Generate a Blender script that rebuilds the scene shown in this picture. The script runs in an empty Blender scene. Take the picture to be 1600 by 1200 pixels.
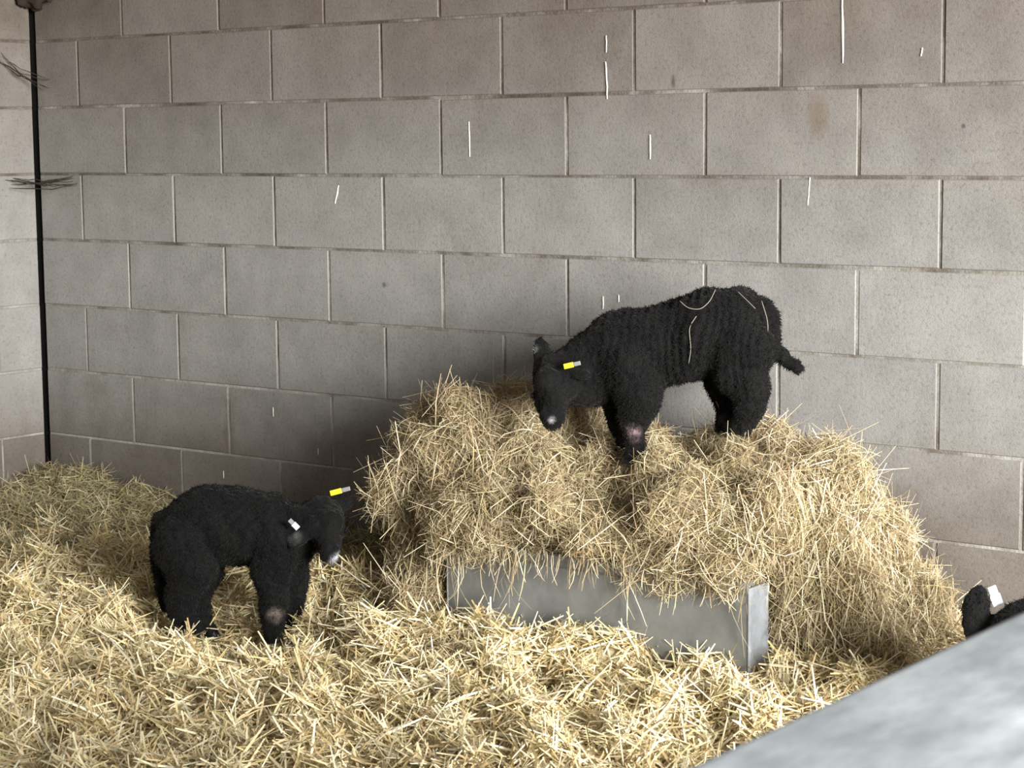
import bpy, bmesh, math
import numpy as np
from mathutils import Vector, Matrix

sc = bpy.context.scene
COL = sc.collection
rng = np.random.default_rng(7)

# ------------------------------------------------------------------ camera
FPX = 3145.13                                    # focal length in pixels of the 1600 px wide frame
CAM = np.array([5.53966, -4.54693, 1.45228])
RM = np.array([[0.79408606, 0.60773418, -0.00930017],
               [0.06587792, -0.10126925, -0.9926755],
               [-0.60422465, 0.7876571, -0.12045276]])   # rows: right, down, forward
cd = bpy.data.cameras.new('camera')
cam = bpy.data.objects.new('camera', cd)
COL.objects.link(cam)
cd.sensor_width = 36.0
cd.lens = FPX / 1600 * 36
cd.clip_start = 0.05
r, u, b = RM[0], -RM[1], -RM[2]
cam.matrix_world = Matrix(((r[0], u[0], b[0], CAM[0]), (r[1], u[1], b[1], CAM[1]),
                           (r[2], u[2], b[2], CAM[2]), (0, 0, 0, 1)))
cd.dof.use_dof = True
cd.dof.focus_distance = 5.1
cd.dof.aperture_fstop = 14
sc.camera = cam

# ------------------------------------------------------------------ world, light, exposure
w = bpy.data.worlds.new('overcast_sky')
sc.world = w
w.use_nodes = True
bg = w.node_tree.nodes['Background']
bg.inputs[0].default_value = (0.86, 0.93, 1.0, 1)
bg.inputs[1].default_value = 0.30

ld = bpy.data.lights.new('doorway_daylight', 'AREA')
ld.shape = 'RECTANGLE'
ld.size, ld.size_y = 3.6, 2.7
ld.energy = 2500
ld.color = (1.0, 0.99, 0.975)
lo = bpy.data.objects.new('doorway_daylight', ld)
COL.objects.link(lo)
lo.location = (10.4, -4.15, 2.1)
lo.rotation_euler = (Vector((2.2, -0.3, 0.7)) - lo.location).to_track_quat('-Z', 'Y').to_euler()

sc.view_settings.view_transform = 'Standard'
sc.view_settings.look = 'None'
sc.view_settings.gamma = 1
sc.view_settings.use_curve_mapping = False
sc.view_settings.exposure = 0.0

# ------------------------------------------------------------------ helpers
def tag(o, label=None, cat=None, group=None, kind=None):
    if label: o['label'] = label
    if cat: o['category'] = cat
    if group: o['group'] = group
    if kind: o['kind'] = kind
    return o

def link(name, me, mat=None, parent=None):
    o = bpy.data.objects.new(name, me)
    COL.objects.link(o)
    if mat is not None and not me.materials:
        me.materials.append(mat)
    if parent is not None:
        o.parent = parent
        o.matrix_parent_inverse = Matrix.Translation(-Vector(parent.location))
    return o

def empty(name, loc):
    o = bpy.data.objects.new(name, None)
    COL.objects.link(o)
    o.location = loc
    o.empty_display_size = 0.1
    return o

def bm_mesh(bm, name, smooth=False):
    me = bpy.data.meshes.new(name)
    bmesh.ops.recalc_face_normals(bm, faces=bm.faces)
    bm.to_mesh(me); bm.free()
    if smooth:
        me.polygons.foreach_set('use_smooth', [True] * len(me.polygons))
    return me

def box_bm(lo_, hi_, bevel=0.0, seg=1, bm=None):
    bm2 = bmesh.new()
    bmesh.ops.create_cube(bm2, size=1)
    for v in bm2.verts:
        v.co = Vector([lo_[k] + (hi_[k] - lo_[k]) * (v.co[k] + .5) for k in range(3)])
    if bevel > 0:
        bmesh.ops.bevel(bm2, geom=list(bm2.edges), offset=bevel, segments=seg, affect='EDGES', profile=0.5)
    if bm is None:
        return bm2
    me = bpy.data.meshes.new('tmp'); bm2.to_mesh(me); bm2.free()
    bm.from_mesh(me); bpy.data.meshes.remove(me)
    return bm

def raw_mesh(name, V, F4, colors=None, smooth=False, mat_idx=None):
    """V (n,3), F4 (m,4) quads, colours (n,3)"""
    me = bpy.data.meshes.new(name)
    n, m, k = len(V), len(F4), F4.shape[1]
    me.vertices.add(n); me.vertices.foreach_set('co', np.ascontiguousarray(V, np.float32).ravel())
    me.loops.add(m * k); me.loops.foreach_set('vertex_index', np.ascontiguousarray(F4, np.int32).ravel())
    me.polygons.add(m); me.polygons.foreach_set('loop_start', np.arange(0, m * k, k, dtype=np.int32))
    if smooth:
        me.polygons.foreach_set('use_smooth', np.ones(m, bool))
    if mat_idx is not None:
        me.polygons.foreach_set('material_index', np.ascontiguousarray(mat_idx, np.int32))
    if colors is not None:
        a = me.color_attributes.new('tint', 'FLOAT_COLOR', 'POINT')
        c = np.ones((n, 4), np.float32); c[:, :3] = colors
        a.data.foreach_set('color', c.ravel())
    me.update(calc_edges=True)
    return me

def wnoise(P, freq, seed, n=10):
    g = np.random.default_rng(seed)
    k = g.normal(size=(n, P.shape[1])); k /= np.linalg.norm(k, axis=1, keepdims=True)
    k *= freq * 2 * np.pi * g.uniform(.6, 1.5, (n, 1))
    return np.sin(P @ k.T + g.uniform(0, 6.28, n)).sum(1) / math.sqrt(n / 2)

def unit(a):
    return a / (np.linalg.norm(a, axis=-1, keepdims=True) + 1e-9)

def ribbons(P, D, L, Wd, bend, nseg=3, g=None):
    """bent flat straws: centre P, direction D, length L, width Wd, bend vector"""
    n = len(P)
    t = np.linspace(-.5, .5, nseg + 1)
    rnd = unit((g or rng).normal(size=(n, 3)))
    S = unit(np.cross(D, rnd))
    C = P[:, None] + D[:, None] * (L[:, None] * t)[..., None] + bend[:, None] * ((t * t * 4 - .5)[None, :] * L[:, None])[..., None]
    wv = np.ones(nseg + 1); wv[0] = wv[-1] = .55
    off = S[:, None] * (Wd[:, None] * .5 * wv)[..., None]
    V = np.stack([C - off, C + off], 2).reshape(-1, 3)
    b0 = (np.arange(n) * (nseg + 1) * 2)[:, None] + (np.arange(nseg) * 2)[None]
    F = np.stack([b0, b0 + 1, b0 + 3, b0 + 2], -1).reshape(-1, 4)
    return V, F, (nseg + 1) * 2

# ------------------------------------------------------------------ materials
class N:
    def __init__(s, name):
        s.m = bpy.data.materials.new(name); s.m.use_nodes = True
        s.t = s.m.node_tree; s.b = s.t.nodes['Principled BSDF']
    def n(s, typ, **kw):
        nd = s.t.nodes.new(typ)
        for k, v in kw.items():
            if k.startswith('i_'): nd.inputs[k[2:].replace('_', ' ')].default_value = v
            else: setattr(nd, k, v)
        return nd
    def l(s, a, b_): s.t.links.new(a, b_)
    def noise(s, vec, scale, detail=4, rough=.55):
        nd = s.n('ShaderNodeTexNoise'); nd.inputs['Scale'].default_value = scale
        nd.inputs['Detail'].default_value = detail; nd.inputs['Roughness'].default_value = rough
        if vec is not None: s.l(vec, nd.inputs['Vector'])
        return nd.outputs['Fac']
    def ramp(s, fac, stops):
        nd = s.n('ShaderNodeValToRGB'); e = nd.color_ramp.elements
        while len(e) < len(stops): e.new(.5)
        for el, (p, c) in zip(e, stops):
            el.position = p; el.color = (*c, 1) if len(c) == 3 else c
        s.l(fac, nd.inputs[0]); return nd.outputs[0]
    def mix(s, fac, a, b_, mode='MIX'):
        nd = s.n('ShaderNodeMix', data_type='RGBA', blend_type=mode)
        for v, i in ((fac, 0), (a, 6), (b_, 7)):
            if hasattr(v, 'is_linked'): s.l(v, nd.inputs[i])
            else: nd.inputs[i].default_value = v if i == 0 else (*v, 1)
        return nd.outputs[2]
    def math(s, op, a, b_=0.0):
        nd = s.n('ShaderNodeMath', operation=op)
        for v, i in ((a, 0), (b_, 1)):
            if hasattr(v, 'is_linked'): s.l(v, nd.inputs[i])
            else: nd.inputs[i].default_value = v
        return nd.outputs[0]
    def bump(s, h, strength=.3, dist=.01):
        nd = s.n('ShaderNodeBump'); nd.inputs['Strength'].default_value = strength
        nd.inputs['Distance'].default_value = dist
        s.l(h, nd.inputs['Height']); s.l(nd.outputs[0], s.b.inputs['Normal'])
    def set(s, rough=.8, metal=0, spec=.3):
        s.b.inputs['Roughness'].default_value = rough; s.b.inputs['Metallic'].default_value = metal
        s.b.inputs['Specular IOR Level'].default_value = spec
        return s.m
    def col(s, c):
        if hasattr(c, 'is_linked'): s.l(c, s.b.inputs['Base Color'])
        else: s.b.inputs['Base Color'].default_value = (*c, 1)

def plain(name, c, rough=.6, metal=0, spec=.4):
    m = N(name); m.col(c); return m.set(rough, metal, spec)

STAINS = [(3.035, 1.512, .035, .07, .55, (.15, .10, .065)), (3.27, .56, .06, .03, .45, (.14, .11, .085)), (.90, .535, .028, .10, .5, (.13, .105, .07)),
          (3.245, .455, .05, .016, .5, (.15, .10, .07)), (2.60, 1.602, .008, .02, .7, (.05, .035, .025)), (1.572, 1.024, .010, .010, .8, (.09, .085, .08)),
          (3.43, 1.475, .007, .007, .9, (.06, .05, .045)), (.25, .62, .10, .05, .3, (.15, .12, .09))]
def concrete(name, bright=1.0, mortar=False):
    m = N(name)
    pos = m.n('ShaderNodeNewGeometry').outputs['Position']
    rnd = m.n('ShaderNodeObjectInfo').outputs['Random']
    sep = m.n('ShaderNodeSeparateXYZ'); m.l(pos, sep.inputs[0])
    big = m.noise(pos, 1.6, 5, .6)
    mid = m.noise(pos, 7, 6, .62)
    fine = m.noise(pos, 95, 3, .6)
    grit = m.noise(pos, 260, 2, .6)
    g = bright
    grey = m.ramp(mid, [(.25, (.225 * g, .217 * g, .204 * g)), (.75, (.325 * g, .316 * g, .298 * g))])
    dust_shade = m.ramp(mid, [(.25, (.112 * g, .092 * g, .075 * g)), (.75, (.170 * g, .145 * g, .122 * g))])
    # dusty brown splash zone below; upper courses dusty too, with roof shade painted in
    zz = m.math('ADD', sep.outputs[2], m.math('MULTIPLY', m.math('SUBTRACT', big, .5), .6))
    dust_shade_mask = m.ramp(m.math('MULTIPLY', zz, .5), [(.0, (1, 1, 1)), (.20, (.85, .85, .85)), (.34, (.10, .10, .10)), (.52, (.05, .05, .05)), (.72, (.50, .50, .50)), (.95, (1, 1, 1))])
    base = m.mix(dust_shade_mask, grey, dust_shade)
    base = m.mix(m.math('MULTIPLY', m.math('SUBTRACT', rnd, .5), .22), base, (.5, .48, .45) if not mortar else (.4, .36, .3))
    # grit specks
    sp = m.ramp(fine, [(.30, (.72, .70, .68)), (.47, (1, 1, 1)), (.62, (1, 1, 1)), (.78, (1.22, 1.2, 1.16))])
    base = m.mix(.75, base, sp, 'MULTIPLY')
    sp2 = m.ramp(grit, [(.3, (.82, .82, .82)), (.6, (1.1, 1.1, 1.1))])
    base = m.mix(.6, base, sp2, 'MULTIPLY')
    # rusty smears, pale bloom
    blot = m.ramp(m.noise(pos, 3.1, 7, .7), [(.60, (0, 0, 0)), (.74, (1, 1, 1))])
    base = m.mix(m.math('MULTIPLY', blot, .4), base, (.13, .09, .06))
    pale = m.ramp(m.noise(pos, 4.3, 8, .75), [(.60, (0, 0, 0)), (.78, (1, 1, 1))])
    base = m.mix(m.math('MULTIPLY', pale, .22), base, (.5, .48, .44))
    # a few smears with their own shape
    wob = m.math('MULTIPLY', m.math('SUBTRACT', m.noise(pos, 14, 5, .7), .5), 1.6)
    for (sx, szz, rx, rz, amt, cc) in (STAINS if not mortar else ()):
        dx = m.math('DIVIDE', m.math('SUBTRACT', sep.outputs[0], sx), rx)
        dz = m.math('DIVIDE', m.math('SUBTRACT', sep.outputs[2], szz), rz)
        d2 = m.math('ADD', m.math('ADD', m.math('MULTIPLY', dx, dx), m.math('MULTIPLY', dz, dz)), wob)
        k = m.n('ShaderNodeMapRange'); k.inputs[1].default_value = 1.2; k.inputs[2].default_value = .0
        k.inputs[3].default_value = 0; k.inputs[4].default_value = amt
        m.l(d2, k.inputs[0])
        base = m.mix(k.outputs[0], base, cc)
    m.col(base)
    h = m.math('ADD', m.math('MULTIPLY', fine, .5), m.math('MULTIPLY', grit, .35))
    m.bump(h, .45, .004)
    return m.set(.93, 0, .18)

def mortar_mat():
    m = N('mortar')
    pos = m.n('ShaderNodeNewGeometry').outputs['Position']
    sp_ = m.n('ShaderNodeSeparateXYZ'); m.l(pos, sp_.inputs[0])
    mid = m.math('ADD', m.noise(pos, 5.5, 5, .65), m.math('MULTIPLY', m.math('SUBTRACT', 1.15, sp_.outputs[2]), .17))
    c = m.ramp(mid, [(.30, (.085, .066, .050)), (.44, (.16, .138, .115)), (.58, (.29, .27, .24)), (.76, (.42, .405, .375))])
    fine = m.noise(pos, 120, 2, .6)
    c = m.mix(.5, c, m.ramp(fine, [(.3, (.7, .7, .7)), (.7, (1.15, 1.15, 1.15))]), 'MULTIPLY')
    m.col(c); m.bump(fine, .5, .004)
    return m.set(.95, 0, .1)

def tinted(name, rough=.75, spec=.25, transl=0.0):
    m = N(name)
    a = m.n('ShaderNodeAttribute'); a.attribute_name = 'tint'
    m.col(a.outputs['Color'])
    return m.set(rough, 0, spec)

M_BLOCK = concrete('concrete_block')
M_MORTAR = mortar_mat()
M_DARK = plain('dark_filler_and_shade', (.012, .011, .010), .9, 0, .1)
M_STRAW = tinted('straw', .55, .35)
M_WHITE = plain('white_dropping', (.72, .69, .62), .8, 0, .2)
M_YELLOW = plain('yellow_tag', (.85, .62, .03), .4, 0, .5)
M_GREYTAG = plain('grey_tag', (.22, .22, .22), .5, 0, .4)
M_WHITETAG = plain('white_tag', (.62, .64, .67), .4, 0, .5)
M_EYE = plain('eye', (.004, .004, .005), .1, 0, .6)
M_HOOF = plain('hoof', (.012, .011, .010), .5, 0, .4)
M_WEB = plain('dusty_cobweb', (.035, .026, .019), .95, 0, .05)

def metal(name, c0, c1, rough=.5, metallic=.55, stretch=(1, 1, 1), sc1=6.0):
    m = N(name)
    tc = m.n('ShaderNodeNewGeometry').outputs['Position']
    mp = m.n('ShaderNodeMapping'); mp.inputs['Scale'].default_value = stretch
    m.l(tc, mp.inputs[0])
    n1 = m.noise(mp.outputs[0], sc1, 6, .6)
    n2 = m.noise(mp.outputs[0], sc1 * 6, 4, .6)
    c = m.ramp(n1, [(.3, c0), (.72, c1)])
    c = m.mix(.35, c, m.ramp(n2, [(.3, (.75, .75, .75)), (.7, (1.15, 1.15, 1.15))]), 'MULTIPLY')
    m.col(c)
    rr = m.ramp(n1, [(.3, (rough - .08,) * 3), (.7, (rough + .15,) * 3)])
    m.l(rr, m.b.inputs['Roughness'])
    m.b.inputs['Metallic'].default_value = metallic
    m.b.inputs['Specular IOR Level'].default_value = .4
    return m.m
M_TROUGH = metal('galvanised_trough', (.20, .207, .20), (.29, .298, .288), .5, .35)
M_TROUGH_END = metal('bright_galvanised', (.33, .355, .38), (.52, .55, .59), .42, .35, sc1=14)
M_PART = metal('weathered_partition', (.36, .40, .42), (.64, .69, .71), .6, .15, (2.6, 1, 2.6), 13.0)
M_ROOF = plain('roof_boards', (.16, .12, .09), .9, 0, .1)
M_FLOOR = concrete('concrete_floor', .8)

def wool_mat():
    m = N('black_wool')
    a = m.n('ShaderNodeAttribute'); a.attribute_name = 'tint'
    m.col(a.outputs['Color'])
    tc = m.n('ShaderNodeNewGeometry').outputs['Position']
    n1 = m.noise(tc, 70, 3, .6)
    m.bump(n1, .8, .008)
    m.b.inputs['Sheen Weight'].default_value = .05
    m.b.inputs['Sheen Roughness'].default_value = .5
    return m.set(.8, 0, .16)
M_WOOL = wool_mat()

# ------------------------------------------------------------------ setting: floor, walls, roof
floor = link('floor', bm_mesh(box_bm((-.3, -6, -.1), (7.5, .3, 0)), 'floor'), M_FLOOR)
tag(floor, kind='structure')
ceiling = link('ceiling', bm_mesh(box_bm((-.3, -3.4, 2.75), (6.2, .3, 2.85)), 'ceiling'), M_ROOF)
tag(ceiling, kind='structure')

ZT, MOD = 2.025, .225
def block_mesh(name, length, height=.2172, depth=.1, bev=.0024):
    """a concrete block, face at y=0 (towards -y), centred in x and z, with chamfered arrises"""
    l2, h2 = length / 2, height / 2
    V = [(-l2, depth, -h2), (l2, depth, -h2), (l2, depth, h2), (-l2, depth, h2),
         (-l2, bev, -h2), (l2, bev, -h2), (l2, bev, h2), (-l2, bev, h2),
         (-l2 + bev, 0, -h2 + bev), (l2 - bev, 0, -h2 + bev), (l2 - bev, 0, h2 - bev), (-l2 + bev, 0, h2 - bev)]
    F = [(8, 9, 10, 11)]
    for k in range(4):
        q = (k + 1) % 4
        F += [(4 + k, 4 + q, 8 + q, 8 + k), (k, q, 4 + q, 4 + k)]
    me = bpy.data.meshes.new(name); me.from_pydata(V, [], F); me.update()
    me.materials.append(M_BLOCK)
    return me

bw = link('wall_back', bm_mesh(box_bm((.012, .0028, 0), (5.6, .11, 2.75)), 'wall_back'), M_MORTAR)
tag(bw, kind='structure')
lw = link('wall_left', bm_mesh(box_bm((-.12, -5.0, 0), (-.0035, -.013, 2.75)), 'wall_left'), M_MORTAR)
tag(lw, kind='structure')
full = block_mesh('block', .4420)
cache = {}
def blk(length):
    k = round(length, 3)
    if k not in cache: cache[k] = full if abs(k - .4420) < 1e-4 else block_mesh('block', length)
    return cache[k]
g = np.random.default_rng(3)
for j in range(-3, 9):
    zc = ZT - MOD * (j + .5)
    # back wall: joints at odd half-modules in odd courses, even ones otherwise
    edges = [.012] + [MOD * i for i in range(1 if j % 2 else 2, 25, 2)]
    for a, c in zip(edges[:-1], edges[1:]):
        a2 = a if a < .02 else a + .0040
        c2 = c - .0040
        o = link('block', blk(c2 - a2), None, bw)
        o.location = ((a2 + c2) / 2, float(g.uniform(-.0012, .0008)), zc + float(g.normal(0, .0007)))
        o.rotation_euler = (float(g.normal(0, .003)), float(g.normal(0, .0012)), float(g.normal(0, .0015)))
    # left wall, same courses
    edges = [.013] + [.195 + MOD * i for i in range(0 if j % 2 else 1, 8, 2)]
    for a, c in zip(edges[:-1], edges[1:]):
        a2 = a if a < .02 else a + .0040
        c2 = c - .0040
        o = link('block', blk(c2 - a2), None, lw)
        o.location = (float(g.uniform(-.0008, .0012)), -(a2 + c2) / 2, zc)
        o.rotation_euler = (0, 0, math.pi / 2)
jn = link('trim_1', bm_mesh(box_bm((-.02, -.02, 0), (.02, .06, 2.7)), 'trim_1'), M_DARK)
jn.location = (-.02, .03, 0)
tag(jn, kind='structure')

# white streaks and specks on the wall (children of the wall)
def streak(x, z, length, width, lean=0.0, seed=0):
    q = np.random.default_rng(seed)
    n = 7
    V, F = [], []
    for k in range(n):
        t = k / (n - 1)
        ww = width * (.25 + .75 * math.sin(math.pi * min(1, .15 + t * .75))) * .62 * q.uniform(.8, 1.2)
        cx = x + lean * t + q.normal(0, width * .04)
        zz = z - length * t
        V += [(cx - ww / 2, -.0012, zz), (cx, -.0032, zz), (cx + ww / 2, -.0012, zz)]
    for k in range(n - 1):
        a = k * 3
        F += [(a, a + 1, a + 4, a + 3), (a + 1, a + 2, a + 5, a + 4)]
    me = bpy.data.meshes.new('white_streak'); me.from_pydata(V, [], F); me.update()
    link('white_streak', me, M_WHITE, bw)
for i, (x, z, L_, W_, ln) in enumerate([(1.906, 1.505, .10, .007, .002), (3.100, 1.80, .165, .012, .004), (2.386, 1.73, .045, .005, 0),
        (2.384, 1.66, .10, .009, .004), (2.527, 1.462, .065, .009, 0), (3.014, 1.35, .07, .009, -.006), (1.397, 1.32, .055, .012, -.015),
        (2.372, 1.022, .035, .008, 0), (2.424, 1.028, .02, .006, 0), (1.10, .62, .03, .006, 0), (3.32, 1.665, .02, .008, -.003), (1.29, .505, .02, .006, 0), (.87, .395, .025, .006, 0)]):
    streak(x, z, L_, W_, ln, i)

# cobwebs in the corner of the two walls
def tube_bm(bm, pts, radii, n=6):
    rings = []
    pts = [Vector(p) for p in pts]
    for k, p in enumerate(pts):
        d = (pts[min(k + 1, len(pts) - 1)] - pts[max(k - 1, 0)]).normalized()
        up = Vector((0, 0, 1)) if abs(d.z) < .9 else Vector((1, 0, 0))
        a = d.cross(up).normalized(); c = d.cross(a)
        rad = radii[k] if hasattr(radii, '__len__') else radii
        rings.append([bm.verts.new(p + (a * math.cos(6.2832 * q / n) + c * math.sin(6.2832 * q / n)) * rad) for q in range(n)])
    for r0, r1 in zip(rings[:-1], rings[1:]):
        for q in range(n):
            bm.faces.new((r0[q], r0[(q + 1) % n], r1[(q + 1) % n], r1[q]))
    bm.faces.new(rings[0][::-1]); bm.faces.new(rings[-1])
    return bm

def cobweb(p0, p1, sag, n, rad, label, seed):
    q = np.random.default_rng(seed)
    bm = bmesh.new()
    p0, p1 = np.array(p0), np.array(p1)
    for k in range(n):
        a = p0 + q.normal(0, .012, 3) * [1, 1, 1.0]; c = p1 + q.normal(0, .014, 3)
        a[0] = max(a[0], .004); c[1] = min(c[1], -.004)
        pts = [a + (c - a) * t + np.array([0, 0, -sag * q.uniform(.4, 1.3) * math.sin(math.pi * t)]) for t in np.linspace(0, 1, 9)]
        tube_bm(bm, pts, [rad * q.uniform(.5, 1.4) * (.4 + math.sin(math.pi * t)) for t in np.linspace(0, 1, 9)], 5)
    o = link('cobweb', bm_mesh(bm, 'cobweb', True), M_WEB)
    tag(o, label, 'cobweb')
cobweb((.004, -.12, 1.335), (.20, -.004, 1.333), .012, 7, .0016, 'dusty brown cobweb strung across the wall corner, lower of the two strands', 1)
cobweb((.004, -.15, 1.735), (.105, -.004, 1.652), .012, 5, .0012, 'thin dusty cobweb strand higher up in the wall corner', 2)

# ------------------------------------------------------------------ blobs -> one smooth skin
class Blob:
    """overlapping ellipsoids collected as plain arrays"""
    def __init__(s): s.V, s.F, s.n = [], [], 0
    def add(s, V, F): s.V.append(V); s.F.append(F + s.n); s.n += len(V)

def ball_template(u=14, v=9):
    V = []
    for i in range(v + 1):
        th = math.pi * (i + 1e-3 * (1 if i == 0 else -1 if i == v else 0)) / v
        for j in range(u):
            V.append((math.sin(th) * math.cos(6.28318 * j / u), math.sin(th) * math.sin(6.28318 * j / u), math.cos(th)))
    F = [(i * u + j, (i + 1) * u + j, (i + 1) * u + (j + 1) % u, i * u + (j + 1) % u) for i in range(v) for j in range(u)]
    F += [(0, j, j + 1, j + 1) for j in range(1, u - 1)]
    b0 = v * u
    F += [(b0, b0 + j + 1, b0 + j, b0 + j) for j in range(1, u - 1)]
    return np.array(V), np.array(F)
BALL = ball_template()
BALL_FINE = ball_template(26, 16)

def ell(bl, c, rad, rot=None, fine=False):
    V, F = BALL_FINE if fine else BALL
    V = V * np.array(rad, float)
    if rot is not None: V = V @ np.array(rot).T
    bl.add(V + np.array(c, float), F)

def chain(bl, nodes):
    """nodes [(x,y,z,r)...] swept as overlapping balls"""
    for (a, c) in zip(nodes[:-1], nodes[1:]):
        a, c = np.array(a, float), np.array(c, float)
        d = np.linalg.norm(c[:3] - a[:3])
        n = max(2, int(d / (min(a[3], c[3]) * .25)) + 1)
        for t in np.linspace(0, 1, n + 1):
            p = a + (c - a) * t
            ell(bl, p[:3], (p[3],) * 3)

def poly_mesh(bl, name):
    me = bpy.data.meshes.new(name)
    V = np.vstack(bl.V); F = np.vstack(bl.F)
    me.from_pydata(V.tolist(), [], [tuple(dict.fromkeys(f)) for f in F.tolist()])
    me.update()
    return me

def skin(bl, name, voxel, smooth_it, fac=.5):
    me = poly_mesh(bl, name)
    o = bpy.data.objects.new(name, me); COL.objects.link(o)
    md = o.modifiers.new('r', 'REMESH'); md.mode = 'VOXEL'; md.voxel_size = voxel
    ms = o.modifiers.new('s', 'SMOOTH'); ms.factor = fac; ms.iterations = smooth_it
    dg = bpy.context.evaluated_depsgraph_get()
    out = bpy.data.meshes.new_from_object(o.evaluated_get(dg))
    bpy.data.objects.remove(o); bpy.data.meshes.remove(me)
    n = len(out.vertices)
    V = np.empty(n * 3, np.float32); out.vertices.foreach_get('co', V); V = V.reshape(-1, 3).astype(float)
    F = np.array([list(p.vertices) if len(p.vertices) == 4 else list(p.vertices) + [p.vertices[-1]] for p in out.polygons])
    bpy.data.meshes.remove(out)
    return V, F

def normals(V, F):
    fn = np.cross(V[F[:, 2]] - V[F[:, 0]], V[F[:, 3]] - V[F[:, 1]])
    vn = np.zeros_like(V)
    for k in range(4): np.add.at(vn, F[:, k], fn)
    return unit(vn), fn

def sample(V, F, n, g, weight=None):
    vn, fn = normals(V, F)
    area = np.linalg.norm(fn, axis=1)
    if weight is not None: area = area * weight
    idx = g.choice(len(F), n, p=area / area.sum())
    a, c = g.random((n, 1)), g.random((n, 1))
    q = F[idx]
    P = (V[q[:, 0]] * (1 - a) + V[q[:, 1]] * a) * (1 - c) + (V[q[:, 3]] * (1 - a) + V[q[:, 2]] * a) * c
    return P, unit(vn[q].mean(1))

def palette(n, g, stops, prob):
    stops = np.array(stops); k = g.choice(len(stops), n, p=np.array(prob) / sum(prob))
    return np.clip(stops[k] * g.uniform(.82, 1.18, (n, 1)) + g.normal(0, .012, (n, 3)), .01, .95)

def stuff_object(name, base, strands_, label, cat):
    """base (V,F,col) + list of (V,F,col): one object"""
    VV, FF, CC, n0 = [], [], [], 0
    for (V, F, c) in [base] + strands_:
        VV.append(V); FF.append(F + n0); CC.append(c); n0 += len(V)
    VV = np.vstack(VV)
    VV[:, 0] = np.maximum(VV[:, 0], .004); VV[:, 1] = np.minimum(VV[:, 1], -.004); VV[:, 2] = np.maximum(VV[:, 2], .004)
    me = raw_mesh(name, VV, np.vstack(FF), np.vstack(CC))
    o = link(name, me, M_STRAW)
    tag(o, label, cat, kind='stuff')
    return o

HAY = [(.48, .38, .22), (.39, .295, .16), (.58, .485, .305), (.30, .22, .12), (.70, .62, .42), (.36, .31, .17)]
HAYP = [3, 3, 2.2, 1.6, .8, 1]
STRAW = [(.76, .64, .37), (.66, .52, .27), (.84, .74, .48), (.52, .39, .19), (.90, .83, .60)]
STRAWP = [3, 2.6, 2.6, 1.4, 1.4]
OLD = [(.40, .345, .19), (.31, .27, .14), (.48, .42, .25), (.24, .19, .10), (.60, .53, .34)]
OLDP = [3, 3, 1.6, 2, .5]

bl = Blob()
for c, r_ in [((.055, -.030, 1.955), (.045, .026, .045)), ((.10, -.022, 1.965), (.045, .02, .04)), ((.022, -.05, 1.95), (.018, .04, .045)), ((.15, -.018, 1.985), (.04, .016, .035)), ((.045, -.022, 1.925), (.022, .018, .03))]:
    ell(bl, c, r_, None, True)
CV, CF = skin(bl, 'cobweb', .006, 2)
cn, _ = normals(CV, CF)
CV = CV + cn * (.004 * wnoise(CV, 14, 3) + .0025 * wnoise(CV, 35, 4))[:, None]
CV[:, 0] = np.maximum(CV[:, 0], .003); CV[:, 1] = np.minimum(CV[:, 1], -.003)
cc = link('cobweb', raw_mesh('cobweb', CV, CF, None, True), M_WEB)
tag(cc, 'dark lumpy clump of dusty cobweb at the top of the wall corner', 'cobweb')

# ------------------------------------------------------------------ straw bedding
def bed_h(x, y):
    P = np.stack([x, y], 1)
    h = .205 + .018 * wnoise(P, 1.9, 11) + .017 * wnoise(P, 4.5, 12) + .011 * wnoise(P, 9, 13)
    h = h - .115 * np.exp(-((x - 1.90) / .30) ** 2 - ((y + 1.01) / .28) ** 2)      # trodden hollow under the lamb
    h = h + .035 * np.exp(-((x - 1.15) / .38) ** 2 - ((y + 1.12) / .26) ** 2)      # bank beside it
    h = h + .055 * np.exp(-((x - 2.47) / .13) ** 2 - ((y + .72) / .10) ** 2)       # tuft against the trough
    h = h + .02 * np.exp(-((x - 2.75) / .2) ** 2 - ((y + .70) / .07) ** 2)
    h = h + .05 * np.exp(-((x - 3.45) / .22) ** 2 - ((y + .10) / .22) ** 2) + .05 * np.exp(-((x - 3.42) / .16) ** 2 - ((y + .52) / .16) ** 2)
    h = h - .03 * np.exp(-((x - 3.2) / .2) ** 2 - ((y + .75) / .12) ** 2)
    h = h + .02 * np.exp(-((x - 2.6) / .8) ** 2 - ((y + 1.5) / .4) ** 2)
    return h

def grid_surface(x0, x1, y0, y1, step, hf):
    xs = np.arange(x0, x1 + step / 2, step); ys = np.arange(y0, y1 + step / 2, step)
    X, Y = np.meshgrid(xs, ys, indexing='ij')
    Z = hf(X.ravel(), Y.ravel())
    V = np.stack([X.ravel(), Y.ravel(), Z], 1)
    ny = len(ys)
    I = (np.arange(len(xs) - 1)[:, None] * ny + np.arange(ny - 1)[None]).ravel()
    F = np.stack([I, I + ny, I + ny + 1, I + 1], 1)
    return V, F

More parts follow.
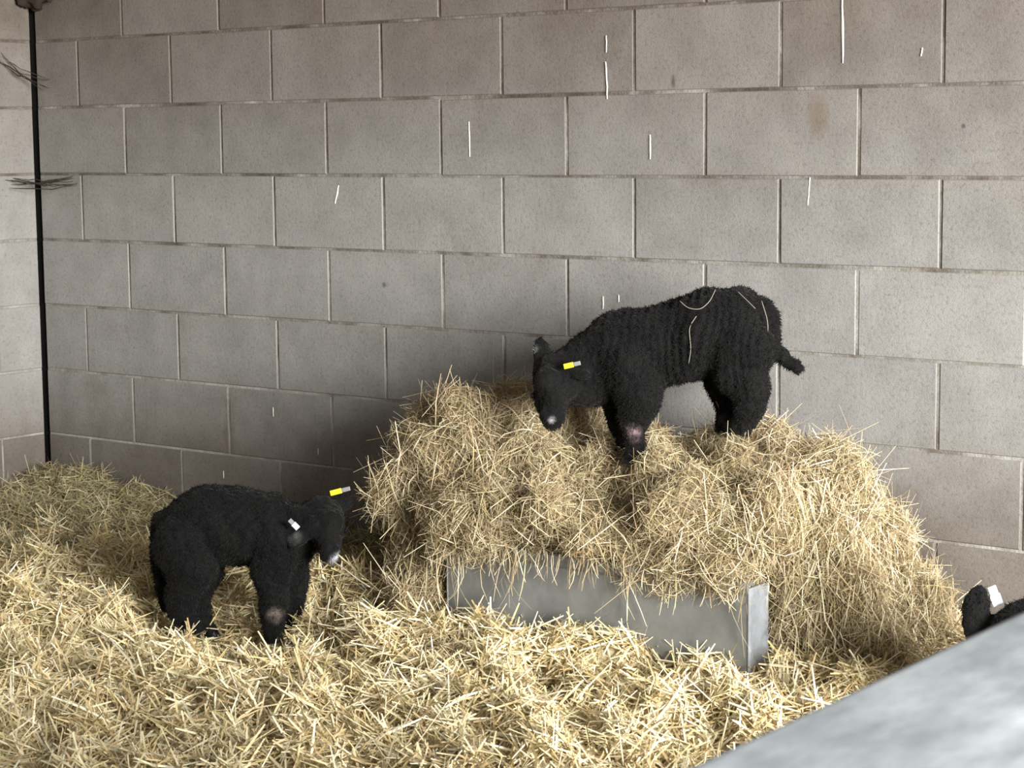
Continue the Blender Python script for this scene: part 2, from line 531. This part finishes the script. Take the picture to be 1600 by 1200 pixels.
def scatter(P, Nn, g, L, Wd, tilt, sink, bend, swirl_freq, swirl, down=0.0, nseg=3, pal=None, prob=None, seed=0):
    n = len(P)
    f1 = wnoise(P, swirl_freq, seed + 1); f2 = wnoise(P, swirl_freq, seed + 2); f3 = wnoise(P, swirl_freq, seed + 3)
    D = unit(np.stack([f1, f2, f3], 1)) * swirl + unit(g.normal(size=(n, 3)))
    D = D - Nn * (D * Nn).sum(1, keepdims=True)                  # lay along the surface
    D = unit(D)
    if down:
        dz = np.zeros((n, 3)); dz[:, 2] = -1
        dz = dz - Nn * (dz * Nn).sum(1, keepdims=True)
        sgn = np.sign((D * dz).sum(1, keepdims=True) + 1e-6)
        D = unit(D * sgn + dz * down)
    D = unit(D + Nn * np.abs(g.normal(0, tilt, (n, 1))) * np.sign(g.normal(.2, 1, (n, 1))))
    Ln = g.uniform(*L, n) * np.where(g.random(n) < .12, 1.5, 1)
    Wn = g.uniform(*Wd, n)
    Pp = P + Nn * g.uniform(*sink, (n, 1))
    bd = g.normal(0, bend, (n, 3))
    V, F, k = ribbons(Pp, D, Ln, Wn, bd, nseg, g)
    c = np.repeat(palette(n, g, pal, prob), k, axis=0)
    return V, F, c

g = np.random.default_rng(21)
V, F = grid_surface(.02, 4.9, -3.0, -.012, .03, lambda x, y: bed_h(x, y) - .022)
bc = palette(len(V), g, STRAW, STRAWP) * .75
n = 215000
x = g.uniform(.03, 4.88, n); y = g.uniform(-2.98, -.02, n)
e = .01
z = bed_h(x, y)
nx = -(bed_h(x + e, y) - z) / e; ny = -(bed_h(x, y + e) - z) / e
Nn = unit(np.stack([nx, ny, np.ones(n)], 1))
P = np.stack([x, y, z], 1)
lay = scatter(P, Nn, g, (.05, .14), (.0026, .0064), .26, (-.03, .016), .05, 3.0, .8, 0, 2, STRAW, STRAWP, 40)
k = g.random(n) < .05
up = scatter(P[k], Nn[k], g, (.06, .15), (.003, .006), .55, (.0, .02), .08, 3.0, .3, 0, 2, STRAW[:3] + STRAW[4:], [3, 2, 3, 3], 41)
stuff_object('straw_bedding', (V, F, bc), [lay, up], 'loose pale yellow straw bedding spread over the pen floor', 'straw')

# old greenish hay banked into the corner and along the wall
def bank_h(x, y):
    P = np.stack([x, y], 1)
    d = -y
    edge = np.clip(1 - (d / (.62 + .10 * wnoise(P, 1.3, 51) + .30 * np.exp(-(x / .8) ** 2))) ** 2, -1, 1)
    top = .235 + .075 * np.exp(-((x - .15) / .55) ** 2) + .02 * np.exp(-((x - 1.6) / .4) ** 2)
    return .12 + (top - .12) * np.sign(edge) * np.sqrt(np.abs(edge)) + .014 * wnoise(P, 3.2, 52) + .008 * wnoise(P, 8, 53)
V, F = grid_surface(.02, 2.2, -1.05, -.012, .025, lambda x, y: np.maximum(bank_h(x, y) - .02, .01))
n = 60000
x = g.uniform(.03, 2.15, n); y = g.uniform(-1.0, -.015, n)
z = bank_h(x, y); ok = z > bed_h(x, y) - .015
x, y, z = x[ok], y[ok], z[ok]
nx = -(bank_h(x + e, y) - z) / e; ny = -(bank_h(x, y + e) - z) / e
Nn = unit(np.stack([np.clip(nx, -2, 2), np.clip(ny, -2, 2), np.ones(len(x))], 1))
lay = scatter(np.stack([x, y, z], 1), Nn, g, (.04, .11), (.0016, .0032), .3, (-.025, .02), .16, 5, .8, 0, 3, OLD, OLDP, 60)
stuff_object('hay_bank', (V, F, palette(len(V), g, OLD, OLDP) * .75), [lay], 'dull olive old hay banked into the corner along the block wall', 'hay')

# ------------------------------------------------------------------ trough
TX0, TX1, TY0, TY1, TZ0, TZ1 = 2.30, 3.20, -.605, -.18, .02, .43
tr = empty('feed_trough', ((TX0 + TX1) / 2, (TY0 + TY1) / 2, TZ0))
tag(tr, 'grey galvanised metal feed trough half buried under the hay pile', 'trough')
def part(name, lo_, hi_, mat, bev=.002, parent=tr):
    return link(name, bm_mesh(box_bm(lo_, hi_, bev, 2), name), mat, parent)
def sheet_front():
    # folded front sheet: flat face, returned top lip with a rolled edge
    prof = [(TY0, TZ0), (TY0, TZ1 - .03), (TY0 - .006, TZ1 - .022), (TY0 - .012, TZ1 - .008), (TY0 - .008, TZ1 + .002), (TY0 + .004, TZ1 + .004), (TY0 + .02, TZ1), (TY0 + .02, TZ1 - .006),
            (TY0 + .004, TZ1 - .004), (TY0 - .003, TZ1 - .008), (TY0 - .004, TZ1 - .016), (TY0 + .004, TZ1 - .03), (TY0 + .004, TZ0)]
    bm = bmesh.new()
    A = [bm.verts.new((TX0, y_, z_)) for y_, z_ in prof]; B_ = [bm.verts.new((TX1, y_, z_)) for y_, z_ in prof]
    for q in range(len(prof)):
        r_ = (q + 1) % len(prof)
        bm.faces.new((A[q], B_[q], B_[r_], A[r_]))
    bm.faces.new(A[::-1]); bm.faces.new(B_)
    return bm_mesh(bm, 'front_panel')
link('front_panel', sheet_front(), M_TROUGH, tr)
part('back_panel', (TX0, TY1 - .006, TZ0), (TX1, TY1, TZ1), M_TROUGH)
part('base_panel', (TX0, TY0, TZ0), (TX1, TY1, TZ0 + .01), M_TROUGH)
part('end_panel', (TX0 - .004, TY0 + .03, TZ0), (TX0 + .002, TY1, TZ1 - .01), M_TROUGH)
part('end_panel', (TX1 - .03, TY0 + .03, TZ0), (TX1 - .024, TY1, TZ1 - .01), M_DARK)  # near-black: shade behind the flange, painted as the panel's colour
part('corner_flange', (TX1 - .003, TY0 - .003, TZ0), (TX1 + .003, TY0 + .085, TZ1 - .01), M_TROUGH_END)
part('corner_flange', (TX0 - .003, TY0 - .001, TZ0), (TX0 + .002, TY0 + .06, TZ1 - .01), M_TROUGH_END)

# ------------------------------------------------------------------ hay pile
bm = Blob()
for c, r_ in [((2.15, -.36, .54), (.15, .26, .19)), ((2.31, -.33, .56), (.19, .29, .225)), ((2.53, -.37, .53), (.22, .28, .135)),
              ((2.76, -.35, .54), (.20, .28, .16)), ((3.00, -.33, .55), (.20, .28, .17)), ((3.15, -.31, .52), (.16, .27, .20)),
              ((2.62, -.57, .52), (.34, .09, .085)), ((2.98, -.57, .50), (.24, .09, .09)), ((3.10, -.55, .475), (.13, .10, .085)), ((2.35, -.56, .50), (.17, .10, .11)),
              ((2.16, -.40, .32), (.12, .23, .26)), ((3.25, -.28, .38), (.14, .25, .24)), ((3.34, -.19, .25), (.16, .19, .16)), ((3.39, -.36, .19), (.15, .20, .14)), ((3.15, -.45, .49), (.10, .15, .09))]:
    ell(bm, c, r_, None, True)
PV, PF = skin(bm, 'pile', .02, 6)
pn, _ = normals(PV, PF)
PV = PV + pn * (.022 * wnoise(PV, 4.5, 71) + .020 * wnoise(PV, 8.5, 72) - .024)[:, None]
for fx, fy, rr, dp in ((2.77, -.50, .09, .13), (2.84, -.60, .08, .05), (3.02, -.42, .11, .045), (2.55, -.50, .10, .02)):       # trodden in by the hooves and the muzzle
    PV[:, 2] -= dp * np.exp(-((PV[:, 0] - fx) / rr) ** 2 - ((PV[:, 1] - fy) / (rr * 1.2)) ** 2) * np.clip((PV[:, 2] - .46) / .12, 0, 1)
PV[:, 1] = np.minimum(PV[:, 1], -.02)
pn, pfn = normals(PV, PF)
wgt = np.where(PV[PF[:, 0], 2] < .12, .05, 1.0) * np.where(pfn[:, 1] / (np.linalg.norm(pfn, axis=1) + 1e-9) > .5, .35, 1.0)
P, Nn = sample(PV, PF, 125000, g, wgt)
s1 = scatter(P, Nn, g, (.035, .10), (.0010, .0022), .34, (-.025, .028), .34, 7, 1.3, .35, 4, HAY, HAYP, 80)
P, Nn = sample(PV, PF, 7000, g, wgt)
s2 = scatter(P, Nn, g, (.06, .16), (.0016, .0030), .38, (.0, .03), .20, 5, .7, .3, 3, [HAY[2], HAY[4], HAY[0]], [2, 2, 2], 81)
# draping over the two ends and the long straws hanging down the trough front
sel = np.where(((PV[PF[:, 0], 0] < 2.2) | (PV[PF[:, 0], 0] > 3.18)) & (PV[PF[:, 0], 2] < .62), 1.0, 0.0) * wgt
P, Nn = sample(PV, PF, 9000, g, sel)
s3 = scatter(P, Nn, g, (.08, .20), (.0014, .0030), .22, (.0, .03), .12, 4, .5, 1.5, 3, HAY[:3] + [HAY[4]], [2, 1.5, 2.5, 1.5], 82)
n = 260
xs = np.where(g.random(n) < .35, g.uniform(2.25, 2.55, n), g.uniform(2.25, 3.2, n))
Ln = g.uniform(.03, .09, n) * np.where(g.random(n) < .3, 2.2, 1)
P = np.stack([xs, -.622 - g.random(n) * .012, .445 - Ln * .5], 1)
D = unit(np.stack([g.normal(0, .28, n), g.normal(0, .05, n), -np.ones(n)], 1))
Vr, Fr, k = ribbons(P, D, Ln, g.uniform(.0011, .0024, n), g.normal(0, .16, (n, 3)) * [1, .1, .2], 4, g)
s4 = (Vr, Fr, np.repeat(palette(n, g, HAY[:3] + [HAY[4]], [2, 1.5, 2.5, 1.5]), k, axis=0))
stuff_object('hay_pile', (PV, PF, palette(len(PV), g, HAY, HAYP) * .6), [s1, s2, s3, s4], 'tangled golden hay heaped over the metal trough', 'hay')

# ------------------------------------------------------------------ lambs
class Body:
    """side sketch of an animal: points given on its own long vertical plane, moved sideways by lat"""
    def __init__(s, base, H):
        s.base = np.array(base, float)
        s.H = unit(np.array([H[0], H[1], 0.0])); s.L = np.array([-s.H[1], s.H[0], 0.0])
        s.bm = Blob()
    def p(s, px, py, lat=0.0):
        d = RM.T @ np.array([(px - 800) / FPX, (py - 600) / FPX, 1.0])
        o = s.base + s.L * lat
        t = ((o - CAM) @ s.L) / (d @ s.L)
        return CAM + d * t
    def chain(s, nodes):
        chain(s.bm, [(*s.p(*q[:3]), q[3]) for q in nodes])
    def ear(s, b0, t0, width, thick=.012, face=(.4, -.9, .2)):
        a, c = s.p(*b0), s.p(*t0)
        ax = Vector(c - a); ln = ax.length; ax.normalize()
        nf = Vector(face); nf = (nf - ax * nf.dot(ax)).normalized()
        sd = ax.cross(nf)
        rot = Matrix((sd, ax, nf)).transposed()
        ell(s.bm, (a + c) / 2, (width / 2, ln / 2 * 1.08, thick / 2), rot)
        return ax, sd, nf

    def head(s, c, f, sd, k=1.0):
        """head skull at point c; nose direction f and side direction sd in (right, up, toward viewer) terms"""
        W = np.stack([RM[0], -RM[1], -RM[2]])
        f = unit(np.array(f, float)); sd = np.array(sd, float); sd = unit(sd - f * (f @ sd))
        f, sd = f @ W, sd @ W
        u_ = np.cross(f, sd)
        s.hf, s.hs, s.hu, s.hc, s.hk = f, sd, u_, np.array(c), k
        q = s.hp
        for (a, b_, h, r_) in [(-.028, 0, .004, .043), (0, 0, 0, .048), (.026, 0, .006, .043), (.022, .018, -.020, .034), (.022, -.018, -.020, .034),
                               (.034, .028, .012, .017), (.034, -.028, .012, .017), (.044, 0, .004, .037), (.058, 0, .0, .034), (.058, 0, -.018, .027), (.074, 0, -.004, .0305), (.088, 0, -.008, .0275),
                               (.100, 0, -.011, .0255), (.110, 0, -.013, .0225), (.103, .010, -.016, .018), (.103, -.010, -.016, .018), (.076, 0, -.028, .020), (.092, 0, -.031, .016), (.102, 0, -.030, .013)]:
            ell(s.bm, q(a, b_, h), (r_ * k,) * 3)
    def hp(s, a, b_, h):
        return s.hc + (s.hf * a + s.hs * b_ + s.hu * h) * s.hk
    def eyes(s):
        return [s.hp(.040, .0405, .015), s.hp(.040, -.0405, .015)]

def hoof(root, pos, H, s=1.0):
    bm = bmesh.new()
    Hv = Vector(H); Lv = Vector((-H[1], H[0], 0))
    for sg in (-1, 1):
        c = Vector(pos) + Lv * (.0085 * sg)
        rings = []
        for (h, f0, f1, wd) in ((-.004, -.016, .024, .0085), (.010, -.015, .019, .0085), (.026, -.012, .010, .0075)):
            rings.append([bm.verts.new(c + Hv * (f1 if a_ < 1.2 or a_ > 5.0 else f0) * abs(math.cos(a_)) * s + Lv * (wd * math.sin(a_)) + Vector((0, 0, h)) * s) for a_ in np.linspace(0, 2 * math.pi, 10, endpoint=False)])
        for r0, r1 in zip(rings[:-1], rings[1:]):
            for q in range(10): bm.faces.new((r0[q], r0[(q + 1) % 10], r1[(q + 1) % 10], r1[q]))
        bm.faces.new(rings[0][::-1]); bm.faces.new(rings[-1])
    link('hoof', bm_mesh(bm, 'hoof', True), M_HOOF, root)

def ear_tag(root, a, c, width, nf, mat, mat2, stud=True):
    """flat plastic loop tag from point a to c"""
    a, c = Vector(a), Vector(c)
    ax = (c - a); ln = ax.length; ax.normalize()
    nf = Vector(nf); nf = (nf - ax * nf.dot(ax)).normalized(); sd = ax.cross(nf)
    def slab(p, q, wd, th):
        bm = box_bm((-wd / 2, 0, -th / 2), (wd / 2, (q - p).length, th / 2), min(th, wd) * .3, 2)
        m = Matrix((sd, ax, nf)).transposed().to_4x4(); m.translation = p
        bmesh.ops.transform(bm, matrix=m, verts=bm.verts)
        return bm
    t = link('ear_tag', bm_mesh(slab(a, a + ax * ln * .58, width, .004), 'ear_tag'), mat, root)
    if stud:
        st = link('tag_back', bm_mesh(slab(a + ax * ln * .6, c, width * .8, .004), 'tag_back'), mat2)
        st.parent = t                                    # the tag's own mesh is in world space already
    return t

def finish_lamb(B, name, label, paint, eyes, hooves, fuzz=42000, seed=5, base_z=None, heads=(), ripple=0.0):
    root = empty(name, (B.base[0], B.base[1], base_z if base_z is not None else B.base[2]))
    tag(root, label, 'lamb', 'black lambs in the straw pen')
    V, F = skin(B.bm, 'body', .0058, 8)
    vn, _ = normals(V, F)
    V = V + vn * (.0022 * wnoise(V, 13, seed) + .0010 * wnoise(V, 40, seed + 1))[:, None]
    if ripple:                                           # loose skin and wool lying in upright folds round the trunk
        al = (V - B.base) @ B.H
        ph = al * 2 * np.pi / .021 + 1.6 * wnoise(V, 5, seed + 7)
        trunk = np.clip((V[:, 2] - (B.base[2] + .10)) / .06, 0, 1)
        for c, rad in heads: trunk = trunk * np.clip(np.linalg.norm(V - np.array(c), axis=1) / rad - .9, 0, 1)
        V = V + vn * (ripple * np.sin(ph) * trunk * (.6 + .4 * wnoise(V, 6, seed + 8)))[:, None]
    col = np.full((len(V), 3), .0034) * np.array([1.0, .96, .93])
    col *= (1 + .25 * wnoise(V, 9, seed + 2))[:, None].clip(.5, 1.6)
    def tint(Q, col):
        for (c, rad, rgb, amt) in paint:
            d = np.linalg.norm(Q - np.array(c), axis=1)
            k = (np.clip(1.25 - d / rad, 0, 1) * amt)[:, None]
            k = np.clip(k * (1 + .4 * wnoise(Q, 40, 9))[:, None], 0, 1)
            col = col * (1 - k) + np.array(rgb) * k
        return col
    body = link('body', raw_mesh('body', V, F, tint(V, col), True), M_WOOL, root)
    g2 = np.random.default_rng(seed)
    P, Nn = sample(V, F, fuzz, g2)
    short = np.zeros(fuzz, bool)
    for c, rad in heads: short |= np.linalg.norm(P - np.array(c), axis=1) < rad
    Ln = g2.uniform(.004, .0095, fuzz) * np.where(short, .45, 1)
    D = unit(Nn * .5 + g2.normal(0, .5, (fuzz, 3)) + np.array([0, 0, -.35]))
    S = unit(np.cross(D, g2.normal(size=(fuzz, 3)))) * .0009
    tip = P + D * Ln[:, None]
    VV = np.stack([P - S, P + S, tip + S * .3, tip - S * .3], 1).reshape(-1, 3)
    FF = np.arange(fuzz * 4).reshape(-1, 4)
    cf = np.full((fuzz, 3), .0042) * g2.uniform(.6, 1.7, (fuzz, 1)) * np.array([1.0, .94, .88])
    cf = np.repeat(tint(P, cf), 4, axis=0)
    fl = link('fleece', raw_mesh('fleece', VV, FF, cf), M_WOOL, root)
    fl['kind'] = 'stuff'
    for e_ in eyes:
        bl = Blob(); ell(bl, e_, (.0085,) * 3)
        link('eye', poly_mesh(bl, 'eye'), M_EYE, root)
    for h_ in hooves: hoof(root, h_, B.H)
    return root

toward = unit(CAM - np.array([2.3, -.6, .5]))

# --- lamb standing on the bedding, left
B = Body((1.81, -.87, .16), (.87, .49))
B.chain([(284, 834, 0, .084), (322, 818, 0, .100), (372, 821, 0, .104), (420, 830, 0, .098), (448, 838, 0, .088)])
B.chain([(448, 832, 0, .078), (475, 822, -.015, .062), (505, 815, -.03, .054)])
B.head(B.p(508, 814, -.035), (.22, -.74, .62), (-.78, -.6, .1), 1.06)
B.ear((520, 800, .0), (553, 768, .03), .050, .022)
B.ear((482, 818, -.07), (456, 856, -.11), .048, .022)
B.chain([(285, 850, -.05, .082), (302, 888, -.062, .066), (284, 926, -.065, .047), (287, 958, -.065, .038), (303, 990, -.065, .027)])
B.chain([(290, 850, .05, .080), (316, 888, .062, .060), (302, 928, .065, .042), (310, 958, .065, .034), (326, 985, .065, .025)])
B.chain([(434, 848, -.045, .070), (426, 893, -.055, .054), (428, 934, -.055, .039), (428, 965, -.055, .031), (426, 990, -.055, .025)])
B.chain([(442, 848, .045, .066), (455, 893, .055, .046), (464, 926, .055, .034), (456, 958, .055, .027), (450, 978, .055, .023)])
B.chain([(250, 838, 0, .022), (247, 875, 0, .020), (252, 920, 0, .018), (258, 950, 0, .014)])
hd = B.p(512, 830, -.06)
lamb1 = finish_lamb(B, 'lamb', 'black lamb standing on the floor straw at left, chewing a stalk of hay',
    [(B.p(523, 872, -.125), .020, (.42, .42, .43), .95), (B.p(541, 858, -.10), .014, (.30, .30, .31), .8), (B.p(488, 866, -.09), .020, (.16, .15, .15), .7),  # the muzzle dabs are light glints painted into the colour
     (B.p(431, 962, -.085), .024, (.19, .145, .125), .6), (B.p(459, 838, -.11), .020, (.12, .12, .12), .6)],
    B.eyes(),
    [B.p(308, 1000, -.065), B.p(330, 995, .065), B.p(427, 1000, -.055), B.p(452, 987, .055)], 42000, 5, .15, [(hd, .10)])
ear_tag(lamb1, B.p(516, 771, .01), B.p(547, 763, .01), .014, toward, M_YELLOW, M_GREYTAG)
ear_tag(lamb1, B.p(466, 826, -.115), B.p(452, 812, -.115), .014, toward, M_WHITETAG, M_GREYTAG)
B1 = B

# --- lamb on top of the hay pile
B = Body((2.90, -.36, .70), (-.93, -.37))
B.chain([(1150, 511, 0, .096), (1106, 519, 0, .110), (1060, 533, 0, .100), (1012, 545, 0, .104), (970, 545, 0, .098)])
B.chain([(965, 548, 0, .092), (935, 560, .005, .080), (900, 578, .03, .064), (868, 585, .05, .056)])
B.head(B.p(866, 594, .06), (-.07, -.80, .58), (-.92, -.1, .35), 1.17)
B.ear((853, 575, .045), (842, 522, .035), .046, .022)
B.ear((880, 570, .08), (920, 590, .115), .052, .022, face=(.3, -.6, .8))
B.chain([(955, 575, .01, .080), (925, 596, .02, .062), (890, 604, .04, .048)])
B.chain([(985, 570, .045, .078), (1000, 612, .055, .062), (992, 646, .05, .046), (993, 668, .05, .030), (996, 690, .05, .0225), (988, 714, .05, .021)])
B.chain([(975, 575, -.045, .072), (975, 622, -.055, .056), (974, 655, -.055, .040), (976, 680, -.055, .026), (972, 702, -.055, .021)])
B.chain([(1162, 540, .038, .082), (1154, 578, .048, .064), (1174, 608, .054, .048), (1172, 638, .058, .038), (1166, 655, .058, .027), (1163, 668, .058, .023)])
B.chain([(1150, 550, -.05, .078), (1132, 592, -.055, .054), (1142, 620, -.058, .042), (1138, 646, -.058, .032), (1134, 664, -.058, .025)])
B.chain([(1190, 478, 0, .024), (1208, 505, 0, .019), (1212, 538, 0, .016), (1222, 558, 0, .018), (1247, 575, 0, .015)])
hd = B.p(865, 610, .08)
lamb2 = finish_lamb(B, 'lamb', 'black lamb standing on top of the hay pile with its head down',
    [(B.hp(.126, .006, -.034), .013, (.36, .36, .37), .9), (B.p(903, 640, .10), .020, (.14, .14, .14), .6), (B.p(838, 546, .04), .012, (.30, .30, .30), .8),
     (B.p(838, 524, .03), .010, (.35, .34, .32), .8), (B.p(990, 678, .085), .024, (.22, .16, .155), .7), (B.p(1128, 655, -.03), .018, (.10, .09, .08), .5)],
    B.eyes(),
    [B.p(985, 722, .05), B.p(970, 712, -.055), B.p(1162, 676, .058), B.p(1132, 672, -.058)], 46000, 15, .66, [(hd, .11)], .0028)
ear_tag(lamb2, B.p(881, 573, .135), B.p(907, 567, .135), .013, toward, M_YELLOW, M_GREYTAG)
B2 = B

# --- third lamb, low at the right edge, beyond the partition
B = Body((3.98, -.86, .2), (-.86, -.50))
B.chain([(1830, 1005, 0, .088), (1770, 996, 0, .102), (1700, 998, 0, .104), (1640, 1004, 0, .098), (1605, 1012, 0, .092)])
B.chain([(1600, 1015, 0, .080), (1570, 1012, -.02, .064), (1550, 1012, -.05, .052)])
B.head(B.p(1545, 1016, -.05), (-.25, -.6, -.75), (-.9, .1, .3), 1.05)
B.ear((1520, 1000, -.02), (1529, 912, -.02), .060, .026)
B.ear((1580, 985, -.09), (1602, 970, -.12), .046, .022)
for (a, lt) in ((1610, .05), (1640, -.05), (1800, .055), (1830, -.055)):
    B.chain([(a + 15, 1050, lt * .9, .068), (a + 10, 1105, lt, .048), (a + 8, 1165, lt, .032), (a + 2, 1215, lt, .025), (a, 1245, lt, .022)])
B.chain([(1890, 1000, 0, .022), (1915, 1060, 0, .019), (1915, 1110, 0, .015)])
lamb3 = finish_lamb(B, 'lamb', 'black lamb at the right edge, mostly hidden behind the grey partition',
    [], B.eyes(),
    [B.p(a, 1252, lt) for a, lt in ((1610, .05), (1640, -.05), (1800, .055), (1830, -.055))], 30000, 25, .19, [(B.p(1550, 1015, -.06), .11)])
ear_tag(lamb3, B.p(1560, 946, -.035), B.p(1549, 916, -.035), .022, toward, M_WHITETAG, M_WHITETAG)

# hay strands caught on the lamb's back, and the stalk in the other one's mouth
def strand(name, B_, pts, rad, mat_c, label, cat, group=None):
    bm = bmesh.new()
    P3 = np.array([B_.p(*q) for q in pts])
    tt = np.linspace(0, len(P3) - 1, len(P3) * 4)
    sm = np.stack([np.interp(tt, np.arange(len(P3)), P3[:, k]) for k in range(3)], 1)
    for _ in range(3): sm[1:-1] = (sm[:-2] + 2 * sm[1:-1] + sm[2:]) / 4
    tube_bm(bm, sm, rad, 5)
    o = link(name, bm_mesh(bm, name, True), mat_c)
    tag(o, label, cat, group)
M_STALK2 = plain('pale_hay_stalk', (.42, .37, .28), .7, 0, .2)
M_STALK3 = plain('grey_hay_strand', (.26, .235, .19), .8, 0, .2)
GR = 'hay strands on the lamb on the pile'
strand('hay_strand', B2, [(1062, 470, .085), (1075, 482, .095), (1095, 484, .097), (1110, 470, .085), (1118, 452, .06)], .0010, M_STALK3, 'curved hay strand looping over the high back of the lamb on the pile', 'hay strand', GR)
strand('hay_strand', B2, [(1088, 494, .108), (1076, 512, .114), (1080, 545, .112), (1076, 568, .100)], .0010, M_STALK3, 'long hay strand hanging down the flank of the lamb on the pile', 'hay strand', GR)
strand('hay_strand', B2, [(1152, 455, .05), (1170, 472, .075), (1180, 482, .082)], .0010, M_STALK3, 'short hay strand on the rump of the lamb on the pile', 'hay strand', GR)
strand('hay_strand', B2, [(1190, 470, .06), (1201, 505, .07), (1197, 550, .055)], .0010, M_STALK3, 'hay strand beside the tail of the lamb on the pile', 'hay strand', GR)
strand('hay_strand', B2, [(908, 536, .035), (920, 528, .035), (924, 520, .03)], .0010, M_STALK3, 'hay strand on the nape of the lamb on the pile', 'hay strand', GR)
strand('hay_stalk', B1, [(512, 872, -.125), (540, 890, -.15), (560, 906, -.16), (578, 917, -.17)], .0018, M_STALK2, "thin hay stalk dangling from the left lamb's mouth", 'hay stalk')

# ------------------------------------------------------------------ partition in the near right corner
pt = empty('pen_partition', (5.08, -3.5, 0))
tag(pt, 'low pen partition with a smooth mottled grey top, close up in the bottom right corner', 'partition')
def rounded(name, lo_, hi_, rad, mat):
    bm = box_bm(lo_, hi_)
    bmesh.ops.bevel(bm, geom=list(bm.edges), offset=rad, segments=5, affect='EDGES', profile=.5)
    return link(name, bm_mesh(bm, name, True), mat, pt)
rounded('coping', (4.945, -4.9, 1.02), (5.22, -2.3, 1.104), .014, M_PART)
link('panel', bm_mesh(box_bm((4.98, -4.88, 0), (5.18, -2.32, 1.03), .004), 'panel'), M_BLOCK, pt)
